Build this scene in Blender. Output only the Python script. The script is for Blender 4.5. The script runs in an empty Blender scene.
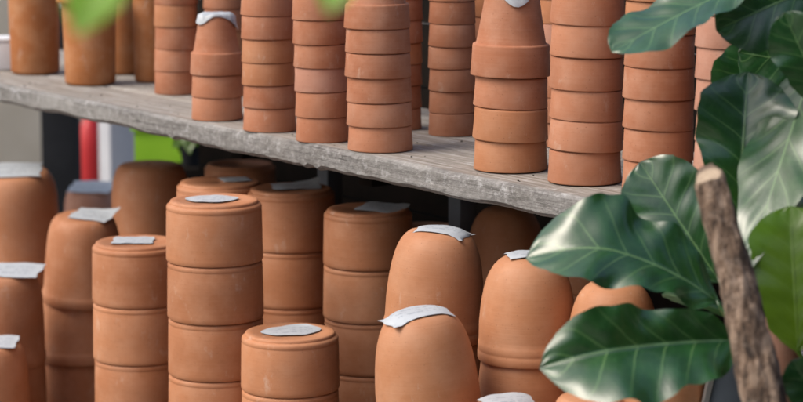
import bpy, bmesh, math, random
from mathutils import Vector, Matrix
random.seed(7)
S = bpy.context.scene
COL = S.collection
PI = math.pi

# ------------------------------------------------------------------ camera
F = 2400.0                      # focal length in pixels of an 803 px wide frame
PITCH = math.radians(9.02)
CAM = Vector((0, 0, 1.6))
FWD = Vector((0, math.cos(PITCH), -math.sin(PITCH)))
UP = Vector((0, math.sin(PITCH), math.cos(PITCH)))
RIGHT = Vector((1, 0, 0))
def at(px, py, d):
    """world point seen at (px, py) of the photograph at depth d"""
    return CAM + d * (FWD + RIGHT * ((px - 401.5) / F) + UP * ((201 - py) / F))
def on_z(px, py, z):
    r = FWD + RIGHT * ((px - 401.5) / F) + UP * ((201 - py) / F)
    t = (z - CAM.z) / r.z
    return CAM + r * t, t
cd = bpy.data.cameras.new('camera'); cam = bpy.data.objects.new('camera', cd); COL.objects.link(cam)
cam.location = CAM; cam.rotation_euler = (PI / 2 - PITCH, 0, 0)
cd.sensor_width = 36; cd.lens = 36 * F / 803; cd.clip_end = 500; cd.clip_start = 0.05
cd.dof.use_dof = True; cd.dof.focus_distance = 4.15; cd.dof.aperture_fstop = 4.2
S.camera = cam

# ------------------------------------------------------------------ light
W = bpy.data.worlds.new('World'); S.world = W; W.use_nodes = True
nt = W.node_tree; nt.nodes.clear()
sky = nt.nodes.new('ShaderNodeTexSky'); sky.sky_type = 'NISHITA'; sky.sun_disc = False
ZB = .22
SUN_DIR = Vector((-0.74, -0.24, 0.92)).normalized()     # towards the light
sky.sun_elevation = math.asin(SUN_DIR.z); sky.sun_rotation = math.atan2(SUN_DIR.x, SUN_DIR.y)
sky.dust_density = 6.0; sky.air_density = 1.0; sky.ozone_density = 1.0
bg = nt.nodes.new('ShaderNodeBackground'); bg.inputs[1].default_value = 0.15
out = nt.nodes.new('ShaderNodeOutputWorld')
nt.links.new(sky.outputs[0], bg.inputs[0]); nt.links.new(bg.outputs[0], out.inputs[0])
sl = bpy.data.lights.new('sun', 'SUN'); sl.energy = 1.0; sl.angle = math.radians(35); sl.color = (1, .97, .93)
so = bpy.data.objects.new('sun', sl); COL.objects.link(so)
so.rotation_euler = SUN_DIR.to_track_quat('Z', 'Y').to_euler(); so.location = (-4, -3, 6)
S.view_settings.view_transform = 'Standard'; S.view_settings.look = 'None'
S.view_settings.gamma = 1; S.view_settings.use_curve_mapping = False
S.view_settings.exposure = 0.40

# ------------------------------------------------------------------ materials
class NT:
    def __init__(s, name):
        s.m = bpy.data.materials.new(name); s.m.use_nodes = True
        s.t = s.m.node_tree; s.b = s.t.nodes['Principled BSDF']; s.o = s.t.nodes['Material Output']
    def n(s, typ, **kw):
        nd = s.t.nodes.new(typ)
        for k, v in kw.items():
            if k.startswith('i_'): nd.inputs[k[2:].replace('_', ' ')].default_value = v
            else: setattr(nd, k, v)
        return nd
    def l(s, a, b): s.t.links.new(a, b)
    def ramp(s, fac, stops):
        r = s.n('ShaderNodeValToRGB'); e = r.color_ramp.elements
        while len(e) < len(stops): e.new(0.5)
        for el, (p, c) in zip(e, stops): el.position = p; el.color = (*c, 1) if len(c) == 3 else c
        s.l(fac, r.inputs[0]); return r.outputs[0]
    def math(s, op, a, b=None, c=None, clamp=False):
        m = s.n('ShaderNodeMath', operation=op); m.use_clamp = clamp
        for i, v in enumerate((a, b, c)):
            if v is None: continue
            if isinstance(v, (int, float)): m.inputs[i].default_value = v
            else: s.l(v, m.inputs[i])
        return m.outputs[0]
    def mix(s, fac, a, b, mode='MIX'):
        m = s.n('ShaderNodeMix', data_type='RGBA', blend_type=mode)
        for i, v in ((0, fac), (6, a), (7, b)):
            if isinstance(v, (int, float)): m.inputs[i].default_value = v
            elif isinstance(v, tuple): m.inputs[i].default_value = (*v, 1)
            else: s.l(v, m.inputs[i])
        return m.outputs[2]
    def noise(s, vec, scale, detail=4, rough=.55):
        n = s.n('ShaderNodeTexNoise'); n.inputs['Scale'].default_value = scale
        n.inputs['Detail'].default_value = detail; n.inputs['Roughness'].default_value = rough
        if vec is not None: s.l(vec, n.inputs['Vector'])
        return n.outputs[0]
    def mapped(s, vec, scale, loc=(0, 0, 0), rot=(0, 0, 0)):
        m = s.n('ShaderNodeMapping'); m.inputs['Scale'].default_value = scale
        m.inputs['Location'].default_value = loc; m.inputs['Rotation'].default_value = rot
        s.l(vec, m.inputs[0]); return m.outputs[0]
    def bump(s, h, strength, dist=.002):
        b = s.n('ShaderNodeBump'); b.inputs['Strength'].default_value = strength; b.inputs['Distance'].default_value = dist
        s.l(h, b.inputs['Height']); s.l(b.outputs[0], s.b.inputs['Normal'])
        return b
def objvec(k):
    """object coordinates shifted per object so that no two pots repeat"""
    tc = k.n('ShaderNodeTexCoord'); oi = k.n('ShaderNodeObjectInfo')
    mul = k.math('MULTIPLY', oi.outputs['Random'], 37.0)
    add = k.n('ShaderNodeVectorMath', operation='ADD')
    cmb = k.n('ShaderNodeCombineXYZ'); k.l(mul, cmb.inputs[0]); k.l(mul, cmb.inputs[2])
    k.l(tc.outputs['Object'], add.inputs[0]); k.l(cmb.outputs[0], add.inputs[1])
    return add.outputs[0], oi.outputs['Random']
def terracotta(name, ca, cb, pale, rough=.75, blot=.35):
    k = NT(name); v, rnd = objvec(k)
    base = k.mix(rnd, ca, cb)
    n1 = k.noise(v, 18, 5, .6)
    col = k.mix(k.math('MULTIPLY', k.ramp(n1, [(.42, (0, 0, 0)), (.72, (1, 1, 1))]), blot), base, pale)
    n2 = k.noise(k.mapped(v, (1, 1, 2.2)), 60, 4, .7)
    col = k.mix(k.math('MULTIPLY', k.ramp(n2, [(.52, (0, 0, 0)), (.75, (1, 1, 1))]), .22), col, tuple(c * .62 for c in ca))
    # fine turning rings left by the wheel
    rings = k.noise(k.mapped(v, (3, 3, 420)), 1.0, 2, .5)
    col = k.mix(k.math('MULTIPLY', k.ramp(rings, [(.45, (0, 0, 0)), (.7, (1, 1, 1))]), .10), col, pale)
    # scattered dark specks and pale lime scuffs
    sp = k.n('ShaderNodeTexVoronoi'); sp.inputs['Scale'].default_value = 95; k.l(v, sp.inputs['Vector'])
    col = k.mix(k.math('MULTIPLY', k.math('LESS_THAN', sp.outputs['Distance'], .085), .45), col, tuple(c * .4 for c in ca))
    n3 = k.noise(k.mapped(v, (1, 1, .5), (4, 2, 1)), 32, 6, .75)
    col = k.mix(k.math('MULTIPLY', k.ramp(n3, [(.60, (0, 0, 0)), (.72, (1, 1, 1))]), .42), col, (.60, .48, .39))
    # damp, darker patches and a dusty bloom gathering in broad clouds
    n4 = k.noise(k.mapped(v, (1, 1, .7), (1, 7, 3)), 7, 4, .6)
    col = k.mix(k.math('MULTIPLY', k.ramp(n4, [(.50, (0, 0, 0)), (.70, (1, 1, 1))]), .30), col, tuple(c * .66 for c in ca))
    k.l(col, k.b.inputs['Base Color'])
    k.b.inputs['Roughness'].default_value = rough; k.b.inputs['Specular IOR Level'].default_value = .3
    h = k.math('ADD', k.math('MULTIPLY', n2, .6), k.math('MULTIPLY', rings, .5))
    k.bump(h, .35, .0012)
    return k.m
M = {}
M['rose'] = terracotta('rose_terracotta', (.355, .138, .070), (.45, .196, .108), (.52, .30, .205), .78, .5)
M['clay'] = terracotta('warm_terracotta', (.385, .158, .072), (.48, .212, .102), (.53, .29, .175), .6, .5)
M['dome'] = terracotta('tan_terracotta', (.43, .190, .090), (.47, .210, .100), (.55, .31, .19), .55, .45)
M['orange'] = terracotta('orange_terracotta', (.36, .13, .042), (.42, .16, .054), (.50, .26, .13), .7, .8)
M['pink'] = terracotta('pink_terracotta', (.42, .205, .140), (.44, .22, .15), (.52, .33, .26), .8, .45)

def mat_wood():
    k = NT('weathered_wood'); tc = k.n('ShaderNodeTexCoord'); v = tc.outputs['Object']
    sep = k.n('ShaderNodeSeparateXYZ'); k.l(v, sep.inputs[0])
    face = k.ramp(k.math('ADD', k.math('MULTIPLY', sep.outputs[1], 60), 1.0), [(.0, (0, 0, 0)), (.75, (1, 1, 1))])   # sawn, gritty front edge of the board, its shade painted in too
    g = k.noise(k.mapped(v, (1.6, 60, 60)), 1.5, 6, .65)
    g2 = k.noise(k.mapped(v, (7, 160, 120)), 1.0, 4, .7)
    blot = k.noise(v, 9, 5, .65)
    fine = k.noise(v, 70, 6, .8); spk = k.noise(k.mapped(v, (1, 1.3, 1.6)), 150, 4, .8)
    top = k.ramp(g, [(.30, (.18, .155, .125)), (.46, (.32, .295, .26)), (.62, (.44, .42, .39)), (.8, (.54, .525, .50))])
    top = k.mix(k.math('MULTIPLY', k.ramp(g2, [(.48, (0, 0, 0)), (.64, (1, 1, 1))]), .75), top, (.17, .13, .10))
    crust = k.ramp(fine, [(.34, (.070, .067, .064)), (.46, (.165, .162, .157)), (.56, (.255, .252, .248)), (.68, (.40, .40, .395))])
    crust = k.mix(k.math('MULTIPLY', k.ramp(spk, [(.56, (0, 0, 0)), (.66, (1, 1, 1))]), .5), crust, (.055, .055, .06))
    crust = k.mix(k.math('MULTIPLY', k.ramp(g2, [(.50, (0, 0, 0)), (.66, (1, 1, 1))]), .6), crust, (.09, .085, .08))
    crust = k.mix(k.math('MULTIPLY', k.ramp(g, [(.50, (0, 0, 0)), (.68, (1, 1, 1))]), .5), crust, (.40, .39, .37))
    crk = k.noise(k.mapped(v, (2.2, 90, 55), (3, 0, 1)), 1.0, 5, .6)
    crust = k.mix(k.math('MULTIPLY', k.ramp(crk, [(.47, (0, 0, 0)), (.50, (1, 1, 1)), (.53, (0, 0, 0))]), .85), crust, (.035, .03, .027))
    big = k.noise(k.mapped(v, (3, 8, 14)), 1.0, 4, .6)
    crust = k.mix(k.math('MULTIPLY', k.ramp(big, [(.4, (0, 0, 0)), (.65, (1, 1, 1))]), .5), crust, (.36, .355, .34))
    col = k.mix(face, top, crust)  # sky-lit brightness of the top is part of its colour
    col = k.mix(k.math('MULTIPLY', k.ramp(blot, [(.47, (0, 0, 0)), (.68, (1, 1, 1))]), .42), col, (.16, .15, .135))
    wht = k.noise(v, 26, 5, .7)
    col = k.mix(k.math('MULTIPLY', k.ramp(wht, [(.58, (0, 0, 0)), (.68, (1, 1, 1))]), .5), col, (.60, .61, .62))
    k.l(col, k.b.inputs['Base Color']); k.b.inputs['Roughness'].default_value = .9
    k.bump(k.math('ADD', k.math('ADD', k.math('MULTIPLY', g2, .6), k.math('MULTIPLY', spk, .5)), fine), .8, .004)
    return k.m
M['wood'] = mat_wood()
def mat_plain(name, ca, cb, rough=.6, scale=6, metallic=0, bump=.2):
    k = NT(name); tc = k.n('ShaderNodeTexCoord')
    n = k.noise(tc.outputs['Object'], scale, 6, .65)
    k.l(k.mix(k.ramp(n, [(.35, (0, 0, 0)), (.68, (1, 1, 1))]), ca, cb), k.b.inputs['Base Color'])
    k.b.inputs['Roughness'].default_value = rough; k.b.inputs['Metallic'].default_value = metallic
    k.bump(n, bump, .003); return k.m
M['black'] = mat_plain('black_paint', (.012, .013, .016), (.02, .022, .026), .8)
M['black'].node_tree.nodes['Principled BSDF'].inputs['Specular IOR Level'].default_value = .15
M['dark_timber'] = mat_plain('dark_timber', (.007, .006, .005), (.014, .010, .008), .95, 14)
M['dark_timber'].node_tree.nodes['Principled BSDF'].inputs['Specular IOR Level'].default_value = .12
M['bench_wood'] = mat_plain('bench_wood', (.10, .08, .06), (.16, .13, .10), .85, 12)
M['block_green'] = mat_plain('light_block_green', (.035, .045, .035), (.05, .065, .048), .9, 5)  # only for the added wall that blocks sky light
M['beige'] = mat_plain('beige_render', (.50, .45, .36), (.58, .53, .44), .9, 4)
M['pillar'] = mat_plain('pale_grey_paint', (.42, .44, .48), (.50, .52, .56), .6, 5)
M['lime'] = mat_plain('lime_plastic', (.33, .70, .03), (.40, .78, .05), .45, 4)
M['red'] = mat_plain('red_paint', (.40, .012, .016), (.50, .02, .022), .45, 5)
M['slate'] = mat_plain('slate_grey_paint', (.075, .095, .125), (.10, .125, .16), .55, 14)
M['blue_grey'] = mat_plain('blue_grey_plastic', (.05, .075, .12), (.07, .10, .15), .55, 5)
M['white'] = mat_plain('white_board', (.70, .73, .76), (.78, .80, .82), .6, 5)
M['gal'] = mat_plain('galvanised_steel', (.30, .31, .31), (.38, .39, .39), .45, 30, .7)
M['soil'] = mat_plain('dark_soil', (.02, .014, .01), (.05, .035, .025), .95, 60, 0, .9)
def mat_paving():
    k = NT('paving'); tc = k.n('ShaderNodeTexCoord'); v = tc.outputs['Object']
    b = k.n('ShaderNodeTexBrick'); b.inputs['Scale'].default_value = 2.2
    b.inputs['Color1'].default_value = (.20, .19, .175, 1); b.inputs['Color2'].default_value = (.26, .245, .225, 1)
    b.inputs['Mortar'].default_value = (.09, .085, .08, 1); b.inputs['Mortar Size'].default_value = .012
    k.l(v, b.inputs['Vector']); n = k.noise(v, 5, 6, .7)
    k.l(k.mix(k.math('MULTIPLY', n, .5), b.outputs[0], (.12, .11, .10)), k.b.inputs['Base Color'])
    k.b.inputs['Roughness'].default_value = .9; k.bump(n, .3, .004); return k.m
M['paving'] = mat_paving()
def mat_paper():
    k = NT('paper_label'); uv = k.n('ShaderNodeUVMap'); v = uv.outputs[0]
    sep = k.n('ShaderNodeSeparateXYZ'); k.l(v, sep.inputs[0])
    # rows of faded, illegible printing
    row = k.math('LESS_THAN', k.math('ABSOLUTE', k.math('SUBTRACT', k.math('FRACT', k.math('MULTIPLY', sep.outputs[1], 5.0)), .5)), .22)
    nz = k.noise(k.mapped(v, (26, 5, 1)), 1.0, 2, .6)
    blk = k.math('GREATER_THAN', nz, .52)
    inx = k.math('LESS_THAN', k.math('ABSOLUTE', k.math('SUBTRACT', sep.outputs[0], .5)), .36)
    iny = k.math('LESS_THAN', k.math('ABSOLUTE', k.math('SUBTRACT', sep.outputs[1], .5)), .34)
    f = k.math('MULTIPLY', k.math('MULTIPLY', row, blk), k.math('MULTIPLY', inx, iny))
    tc = k.n('ShaderNodeTexCoord'); st = k.noise(tc.outputs['Object'], 45, 5, .7)
    col = k.mix(k.math('MULTIPLY', k.ramp(st, [(.5, (0, 0, 0)), (.75, (1, 1, 1))]), .35), (.45, .49, .525), (.28, .31, .335))
    col = k.mix(k.math('MULTIPLY', f, .5), col, (.18, .22, .28))
    k.l(col, k.b.inputs['Base Color']); k.b.inputs['Roughness'].default_value = .55
    k.bump(st, .35, .002); return k.m
M['paper'] = mat_paper()
def mat_leaf(name, dark, light, vein, trans=.14, rough=.23, spec=.45):
    k = NT(name); uv = k.n('ShaderNodeUVMap'); sep = k.n('ShaderNodeSeparateXYZ'); k.l(uv.outputs[0], sep.inputs[0])
    u, w = sep.outputs[0], sep.outputs[1]                    # u along the leaf, w -1..1 across (stored 0..1)
    a = k.math('ABSOLUTE', k.math('SUBTRACT', k.math('MULTIPLY', w, 2), 1))
    tc = k.n('ShaderNodeTexCoord'); nz = k.noise(tc.outputs['Object'], 25, 5, .6)
    wob = k.math('MULTIPLY', k.math('SUBTRACT', nz, .5), .10)
    mid = k.math('SUBTRACT', 1, k.math('DIVIDE', a, k.math('ADD', .018, k.math('MULTIPLY', k.math('SUBTRACT', 1, u), .035))), clamp=True)
    ph = k.math('FRACT', k.math('ADD', k.math('SUBTRACT', k.math('MULTIPLY', u, 6.5), k.math('MULTIPLY', k.math('POWER', a, .8), 1.35)), wob))
    sd = k.math('SUBTRACT', 1, k.math('DIVIDE', k.math('ABSOLUTE', k.math('SUBTRACT', ph, .5)), .055), clamp=True)
    sd = k.math('MULTIPLY', sd, k.math('SUBTRACT', 1, k.math('MULTIPLY', a, .75)))
    vor = k.n('ShaderNodeTexVoronoi', feature='DISTANCE_TO_EDGE'); vor.inputs['Scale'].default_value = 55
    k.l(tc.outputs['Object'], vor.inputs['Vector'])
    net = k.math('SUBTRACT', 1, k.math('DIVIDE', vor.outputs[0], .08), clamp=True)
    vf = k.math('MAXIMUM', k.math('MULTIPLY', mid, .85), k.math('MAXIMUM', k.math('MULTIPLY', sd, .6), k.math('MULTIPLY', net, .05)))
    col = k.mix(k.ramp(nz, [(.35, (0, 0, 0)), (.7, (1, 1, 1))]), dark, light)
    n2 = k.noise(tc.outputs['Object'], 140, 4, .7)
    col = k.mix(k.math('MULTIPLY', k.ramp(n2, [(.58, (0, 0, 0)), (.75, (1, 1, 1))]), .3), col, tuple(min(1, c * 1.7) for c in light))
    col = k.mix(vf, col, vein)
    k.l(col, k.b.inputs['Base Color'])
    k.l(k.math('ADD', rough, k.math('MULTIPLY', n2, .16)), k.b.inputs['Roughness'])
    k.b.inputs['Specular IOR Level'].default_value = spec
    k.b.inputs['Coat Weight'].default_value = 1; k.b.inputs['Coat Roughness'].default_value = .29; k.b.inputs['Coat IOR'].default_value = 1.68
    pil = k.math('SUBTRACT', k.math('ABSOLUTE', k.math('SUBTRACT', ph, .5)), k.math('MULTIPLY', mid, .4))
    bp = k.bump(k.math('ADD', pil, k.math('MULTIPLY', net, -.03)), .5, .005)
    tr = k.n('ShaderNodeBsdfTranslucent'); k.l(k.mix(.5, col, (light[0] * 2.4, light[1] * 2.2, light[2])), tr.inputs[0])
    ms = k.n('ShaderNodeMixShader'); ms.inputs[0].default_value = trans
    k.l(k.b.outputs[0], ms.inputs[1]); k.l(tr.outputs[0], ms.inputs[2]); k.l(ms.outputs[0], k.o.inputs[0])
    return k.m
M['leaf'] = mat_leaf('fig_leaf', (.009, .054, .012), (.018, .090, .018), (.18, .34, .12))
M['leaf_young'] = mat_leaf('bright_leaf', (.085, .19, .008), (.12, .25, .010), (.18, .32, .05), .55, .36)  # backlight through the fig leaf put into the colour; seedling shares it
M['leaf_lime'] = mat_leaf('lime_leaf', (.20, .42, .02), (.26, .52, .025), (.35, .6, .08), .45, .45)
def mat_bark():
    k = NT('fig_bark'); tc = k.n('ShaderNodeTexCoord'); v = tc.outputs['Object']
    a = k.noise(k.mapped(v, (60, 60, 14)), 1.0, 6, .7); b = k.noise(v, 38, 6, .75); c = k.noise(v, 140, 4, .7)
    col = k.ramp(a, [(.38, (.03, .02, .014)), (.5, (.16, .105, .07)), (.60, (.36, .265, .195))])
    col = k.mix(k.math('MULTIPLY', k.ramp(b, [(.50, (0, 0, 0)), (.64, (1, 1, 1))]), .5), col, (.38, .30, .24))
    col = k.mix(k.math('MULTIPLY', k.ramp(c, [(.52, (0, 0, 0)), (.68, (1, 1, 1))]), .6), col, (.03, .022, .016))
    k.l(col, k.b.inputs['Base Color']); k.b.inputs['Roughness'].default_value = .9
    k.bump(k.math('ADD', k.math('ADD', a, b), k.math('MULTIPLY', c, .5)), .9, .006); return k.m
M['bark'] = mat_bark()
M['cut'] = mat_plain('cut_wood', (.30, .225, .16), (.44, .35, .26), .85, 60)

# ------------------------------------------------------------------ helpers
def mesh_obj(name, bm, mat, parent=None, smooth=True, angle=40):
    me = bpy.data.meshes.new(name); bmesh.ops.recalc_face_normals(bm, faces=bm.faces); bm.to_mesh(me); bm.free()
    if smooth:
        me.polygons.foreach_set('use_smooth', [True] * len(me.polygons))
        me.set_sharp_from_angle(angle=math.radians(angle))
    me.materials.append(mat)
    o = bpy.data.objects.new(name, me); COL.objects.link(o)
    if parent: o.parent = parent
    return o
def tag(o, label, cat, group=None, kind=None):
    if label: o['label'] = label
    if cat: o['category'] = cat
    if group: o['group'] = group
    if kind: o['kind'] = kind
    return o
def empty(name, loc, rot=(0, 0, 0)):
    o = bpy.data.objects.new(name, None); o.empty_display_size = .05; COL.objects.link(o)
    o.location = loc; o.rotation_euler = rot; return o
def lathe(bm, prof, n=56, close=True):
    """revolve a list of (r, z); closed loop when close"""
    rows = []
    for r, z in prof:
        if r < 1e-6: rows.append([bm.verts.new((0, 0, z))])
        else: rows.append([bm.verts.new((r * math.cos(2 * PI * i / n), r * math.sin(2 * PI * i / n), z)) for i in range(n)])
    pairs = list(zip(rows, rows[1:])) + ([(rows[-1], rows[0])] if close else [])
    for a, b in pairs:
        for i in range(n):
            j = (i + 1) % n
            if len(a) == 1 and len(b) == 1: break
            if len(a) == 1: bm.faces.new((a[0], b[j], b[i]))
            elif len(b) == 1: bm.faces.new((a[i], a[j], b[0]))
            else: bm.faces.new((a[i], a[j], b[j], b[i]))
    return bm
def box(bm, c, s, rot=None):
    v = []
    R = rot or Matrix.Identity(3)
    for dx in (-.5, .5):
        for dy in (-.5, .5):
            for dz in (-.5, .5): v.append(bm.verts.new(Vector(c) + R @ Vector((dx * s[0], dy * s[1], dz * s[2]))))
    for f in ((0, 1, 3, 2), (4, 6, 7, 5), (0, 4, 5, 1), (2, 3, 7, 6), (0, 2, 6, 4), (1, 5, 7, 3)): bm.faces.new([v[i] for i in f])
    return bm
def bevel(bm, w, seg=2):
    bmesh.ops.bevel(bm, geom=list(bm.edges), offset=w, segments=seg, profile=.6, affect='EDGES'); return bm
def tube(bm, pts, rads, n=10, cap=True):
    rows = []
    for i, p in enumerate(pts):
        d = (pts[min(i + 1, len(pts) - 1)] - pts[max(i - 1, 0)]).normalized()
        a = d.cross(Vector((0, .3, 1)) if abs(d.z) < .9 else Vector((1, 0, 0))).normalized(); b = d.cross(a)
        rows.append([bm.verts.new(p + rads[i] * (a * math.cos(2 * PI * j / n) + b * math.sin(2 * PI * j / n))) for j in range(n)])
    for a, b in zip(rows, rows[1:]):
        for j in range(n): bm.faces.new((a[j], a[(j + 1) % n], b[(j + 1) % n], b[j]))
    if cap: bm.faces.new(rows[0][::-1]); bm.faces.new(rows[-1])
    return rows

# ------------------------------------------------------------------ pot shapes (all upside down: opening at z = 0)
def rim_pot_prof(R, hr, H):
    """flared rim pot: rim band of height hr, body narrowing to a flat base at H"""
    t = .055 * R + .0015
    p = [(R - .10 * R, .0), (R - .022 * R, 0), (R * .995, .010 * R), (R, .032 * R), (R * .974, hr * .5), (R * .961, hr - .050 * R), (R * .952, hr - .018 * R), (R * .930, hr),
         (R * .885, hr + .006 * R), (R * .868, hr + .04 * R)]
    for q in (.25, .5, .75, .93): p.append((R * (.865 - .235 * q), hr + (H - hr) * q))
    p += [(R * .60, H - .012 * R), (R * .56, H), (R * .10, H), (R * .085, H - .02 * R), (R * .085, H - t)]
    p += [(R * .63 - t, H - t), (R * .865 - t, hr), (R - .10 * R - .2 * t, hr * .5)]
    return p
def bulb_prof(R, h):
    """low bulb pot: nearly straight wall, beaded shoulder, raised foot disc"""
    t = .05 * R + .002
    f = .055 * R
    return [(R * .93, 0), (R * .985, 0), (R * 1.0, .03 * R), (R * 1.0, .10 * R), (R * .992, h * .5), (R * .984, h - .17 * R), (R * .976, h - .145 * R), (R * .976, h - .130 * R), (R * .984, h - .115 * R), (R * .980, h - .065 * R), (R * .965, h - .035 * R), (R * .935, h - .020 * R),
            (R * .915, h - .010 * R), (R * .912, h + f * .3), (R * .90, h + f * .8), (R * .875, h + f), (R * .76, h + f), (R * .735, h + f * .75), (R * .12, h + f * .72),
            (R * .10, h + f * .4), (R * .10, h - t), (R * .86 - t, h - t), (R * .97 - t, h - .25 * R), (R * .93, .3 * R)]
def interp(tab, u):
    for (a, x), (b, y) in zip(tab, tab[1:]):
        if u <= b:
            q = (u - a) / (b - a); return x + (y - x) * (q * q * (3 - 2 * q) * .5 + q * .5)
    return tab[-1][1]
DOME_DROP = [(.30, 0), (.40, .016), (.50, .055), (.60, .125), (.69, .225), (.765, .35), (.83, .51), (.885, .71), (.93, .96), (.957, 1.2)]
def dome_drop(q):
    return interp(DOME_DROP, q) if q > .30 else 0.0
def dome_prof(R, h, b=0.0):
    """tall cup with a curved wall and narrow double-banded rim"""
    k = h / 2.17 / R; t = .05 * R + .002
    def B(r): return r + b * (.97 - r) * (1 if r > .45 else .3)
    o = [(.93, 0), (.985, 0), (1, .03), (1, .19), (.991, .205), (.997, .225), (.992, .37), (.980, .395)]
    o += [(.978, .50), (.972, .80)] + [(r, 2.17 - d) for r, d in DOME_DROP[::-1]] + [(.08, 2.17), (.07, 2.14), (.07, 2.08)]
    p = [((B(r) if z > .45 and r > .3 else r) * R, z * R * k) for r, z in o]
    for r, z in ((.30, 2.09), (.55, 1.95), (.76, 1.58), (.87, 1.1), (.91, .5)): p.append((r * R - t * .4, z * R * k))
    return p
def cup_prof(R, h):
    """tapered cup with rounded shoulder and a lip"""
    t = .05 * R + .002
    o = [(.92, 0), (.985, 0), (1, .02), (1, .09), (.97, .12), (.95, .15), (.925, .35), (.885, .60), (.84, .78), (.80, .87), (.74, .94), (.66, .985), (.58, 1.0), (.1, 1.0), (.09, .98), (.09, .95)]
    p = [(r * R, z * h) for r, z in o]
    for r, z in ((.64, .94), (.80, .80), (.87, .5), (.92, .15)): p.append((r * R - t * .5, z * h))
    return p
def barrel_prof(R, h):
    """straight cup with round shoulder"""
    t = .05 * R + .002
    o = [(.92, 0), (.985, 0), (1, .02), (1, .09), (.985, .11), (.985, .5), (.965, .72), (.93, .84), (.86, .93), (.78, .98), (.70, 1.0), (.1, 1.0), (.09, .98), (.09, .95)]
    p = [(r * R, z * h) for r, z in o]
    for r, z in ((.78, .93), (.9, .8), (.93, .3), (.92, .1)): p.append((r * R - t * .5, z * h))
    return p

def label_mesh(w, d, curl=.0, seed=0, corner=0.0, rnd_=False, over=None):
    """a thin, slightly curled paper label lying on z = 0"""
    rnd = random.Random(seed); bm = bmesh.new(); uvl = bm.loops.layers.uv.new('UVMap')
    nx, ny = 14, 9; g = []; ph = rnd.random() * 6; tt = .0005
    for s in (1, 0):
        rows = []
        for i in range(nx + 1):
            r = []
            for j in range(ny + 1):
                a, b = i / nx - .5, j / ny - .5
                e = .0012 * math.sin(9 * a + ph) * (1 + .6 * math.sin(7 * b + ph))
                z = .0026 + .5 * abs(e) - curl * (4 * a * a) + corner * max(0, a + b - .2) ** 2 * 2
                x = a * w * (1 + .04 * math.sin(11 * b + ph)); y = b * d * (1 + .05 * math.sin(8 * a + ph))
                if over:      # settles onto the round end of a dome
                    cx_, cy_, rz_, RR, kk_ = over
                    X = cx_ + x * math.cos(rz_) - y * math.sin(rz_); Y = cy_ + x * math.sin(rz_) + y * math.cos(rz_)
                    z -= .66 * RR * kk_ * dome_drop(min(math.hypot(X, Y) / RR, .66))
                if rnd_:
                    A, B = 2 * a, 2 * b; x = w / 2 * A * math.sqrt(1 - B * B / 2) * (1 + .05 * math.sin(7 * b + ph)); y = d / 2 * B * math.sqrt(1 - A * A / 2) * (1 + .06 * math.sin(9 * a))
                r.append(bm.verts.new((x, y, z + tt * s)))
            rows.append(r)
        g.append(rows)
    fs = []
    for s in (0, 1):
        for i in range(nx):
            for j in range(ny):
                q = [(i, j), (i + 1, j), (i + 1, j + 1), (i, j + 1)]
                f = bm.faces.new([g[s][a][b] for a, b in (q if s == 0 else q[::-1])])
                for lp, (a, b) in zip(f.loops, (q if s == 0 else q[::-1])): lp[uvl].uv = (a / nx, b / ny)
    ring = [(i, 0) for i in range(nx)] + [(nx, j) for j in range(ny)] + [(i, ny) for i in range(nx, 0, -1)] + [(0, j) for j in range(ny, 0, -1)]
    for k in range(len(ring)):
        a, b = ring[k], ring[(k + 1) % len(ring)]
        bm.faces.new((g[0][a[0]][a[1]], g[0][b[0]][b[1]], g[1][b[0]][b[1]], g[1][a[0]][a[1]]))
    return bm
def drape_mesh(rt, slope, fn, seed=0):
    """crumpled paper folded over the flat end of a pot; fn(angle) = how far it hangs down"""
    rnd = random.Random(seed); bm = bmesh.new(); uvl = bm.loops.layers.uv.new('UVMap')
    n, m = 40, 9; rows = []; ph = [rnd.random() * 6 for _ in range(4)]
    for i in range(m + 1):
        r = []
        for k in range(n):
            a = 2 * PI * k / n; L = fn(a); q = i / m
            s = q * (rt + L)
            wr = .0022 * math.sin(5 * a + ph[0]) * math.sin(9 * q + ph[1]) + .0016 * math.sin(11 * a + ph[2] + 6 * q)
            if s < rt: rr, z = s, .002 + .5 * abs(wr)
            else: rr, z = rt + (s - rt) * slope + .0022 + abs(wr), .002 - (s - rt) * .97
            r.append(bm.verts.new((rr * math.cos(a), rr * math.sin(a), z)) if i else None)
        rows.append(r)
    c = bm.verts.new((0, 0, .003))
    for k in range(n): bm.faces.new((c, rows[1][k], rows[1][(k + 1) % n]))
    for i in range(1, m):
        for k in range(n): bm.faces.new((rows[i][k], rows[i + 1][k], rows[i + 1][(k + 1) % n], rows[i][(k + 1) % n]))
    for f in bm.faces:
        for lp in f.loops: lp[uvl].uv = (lp.vert.co.x * 8 + .5, lp.vert.co.y * 8 + .5)
    ret = bmesh.ops.extrude_face_region(bm, geom=list(bm.faces))
    for v in [g for g in ret['geom'] if isinstance(g, bmesh.types.BMVert)]: v.co.z += .0006
    return bm

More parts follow.
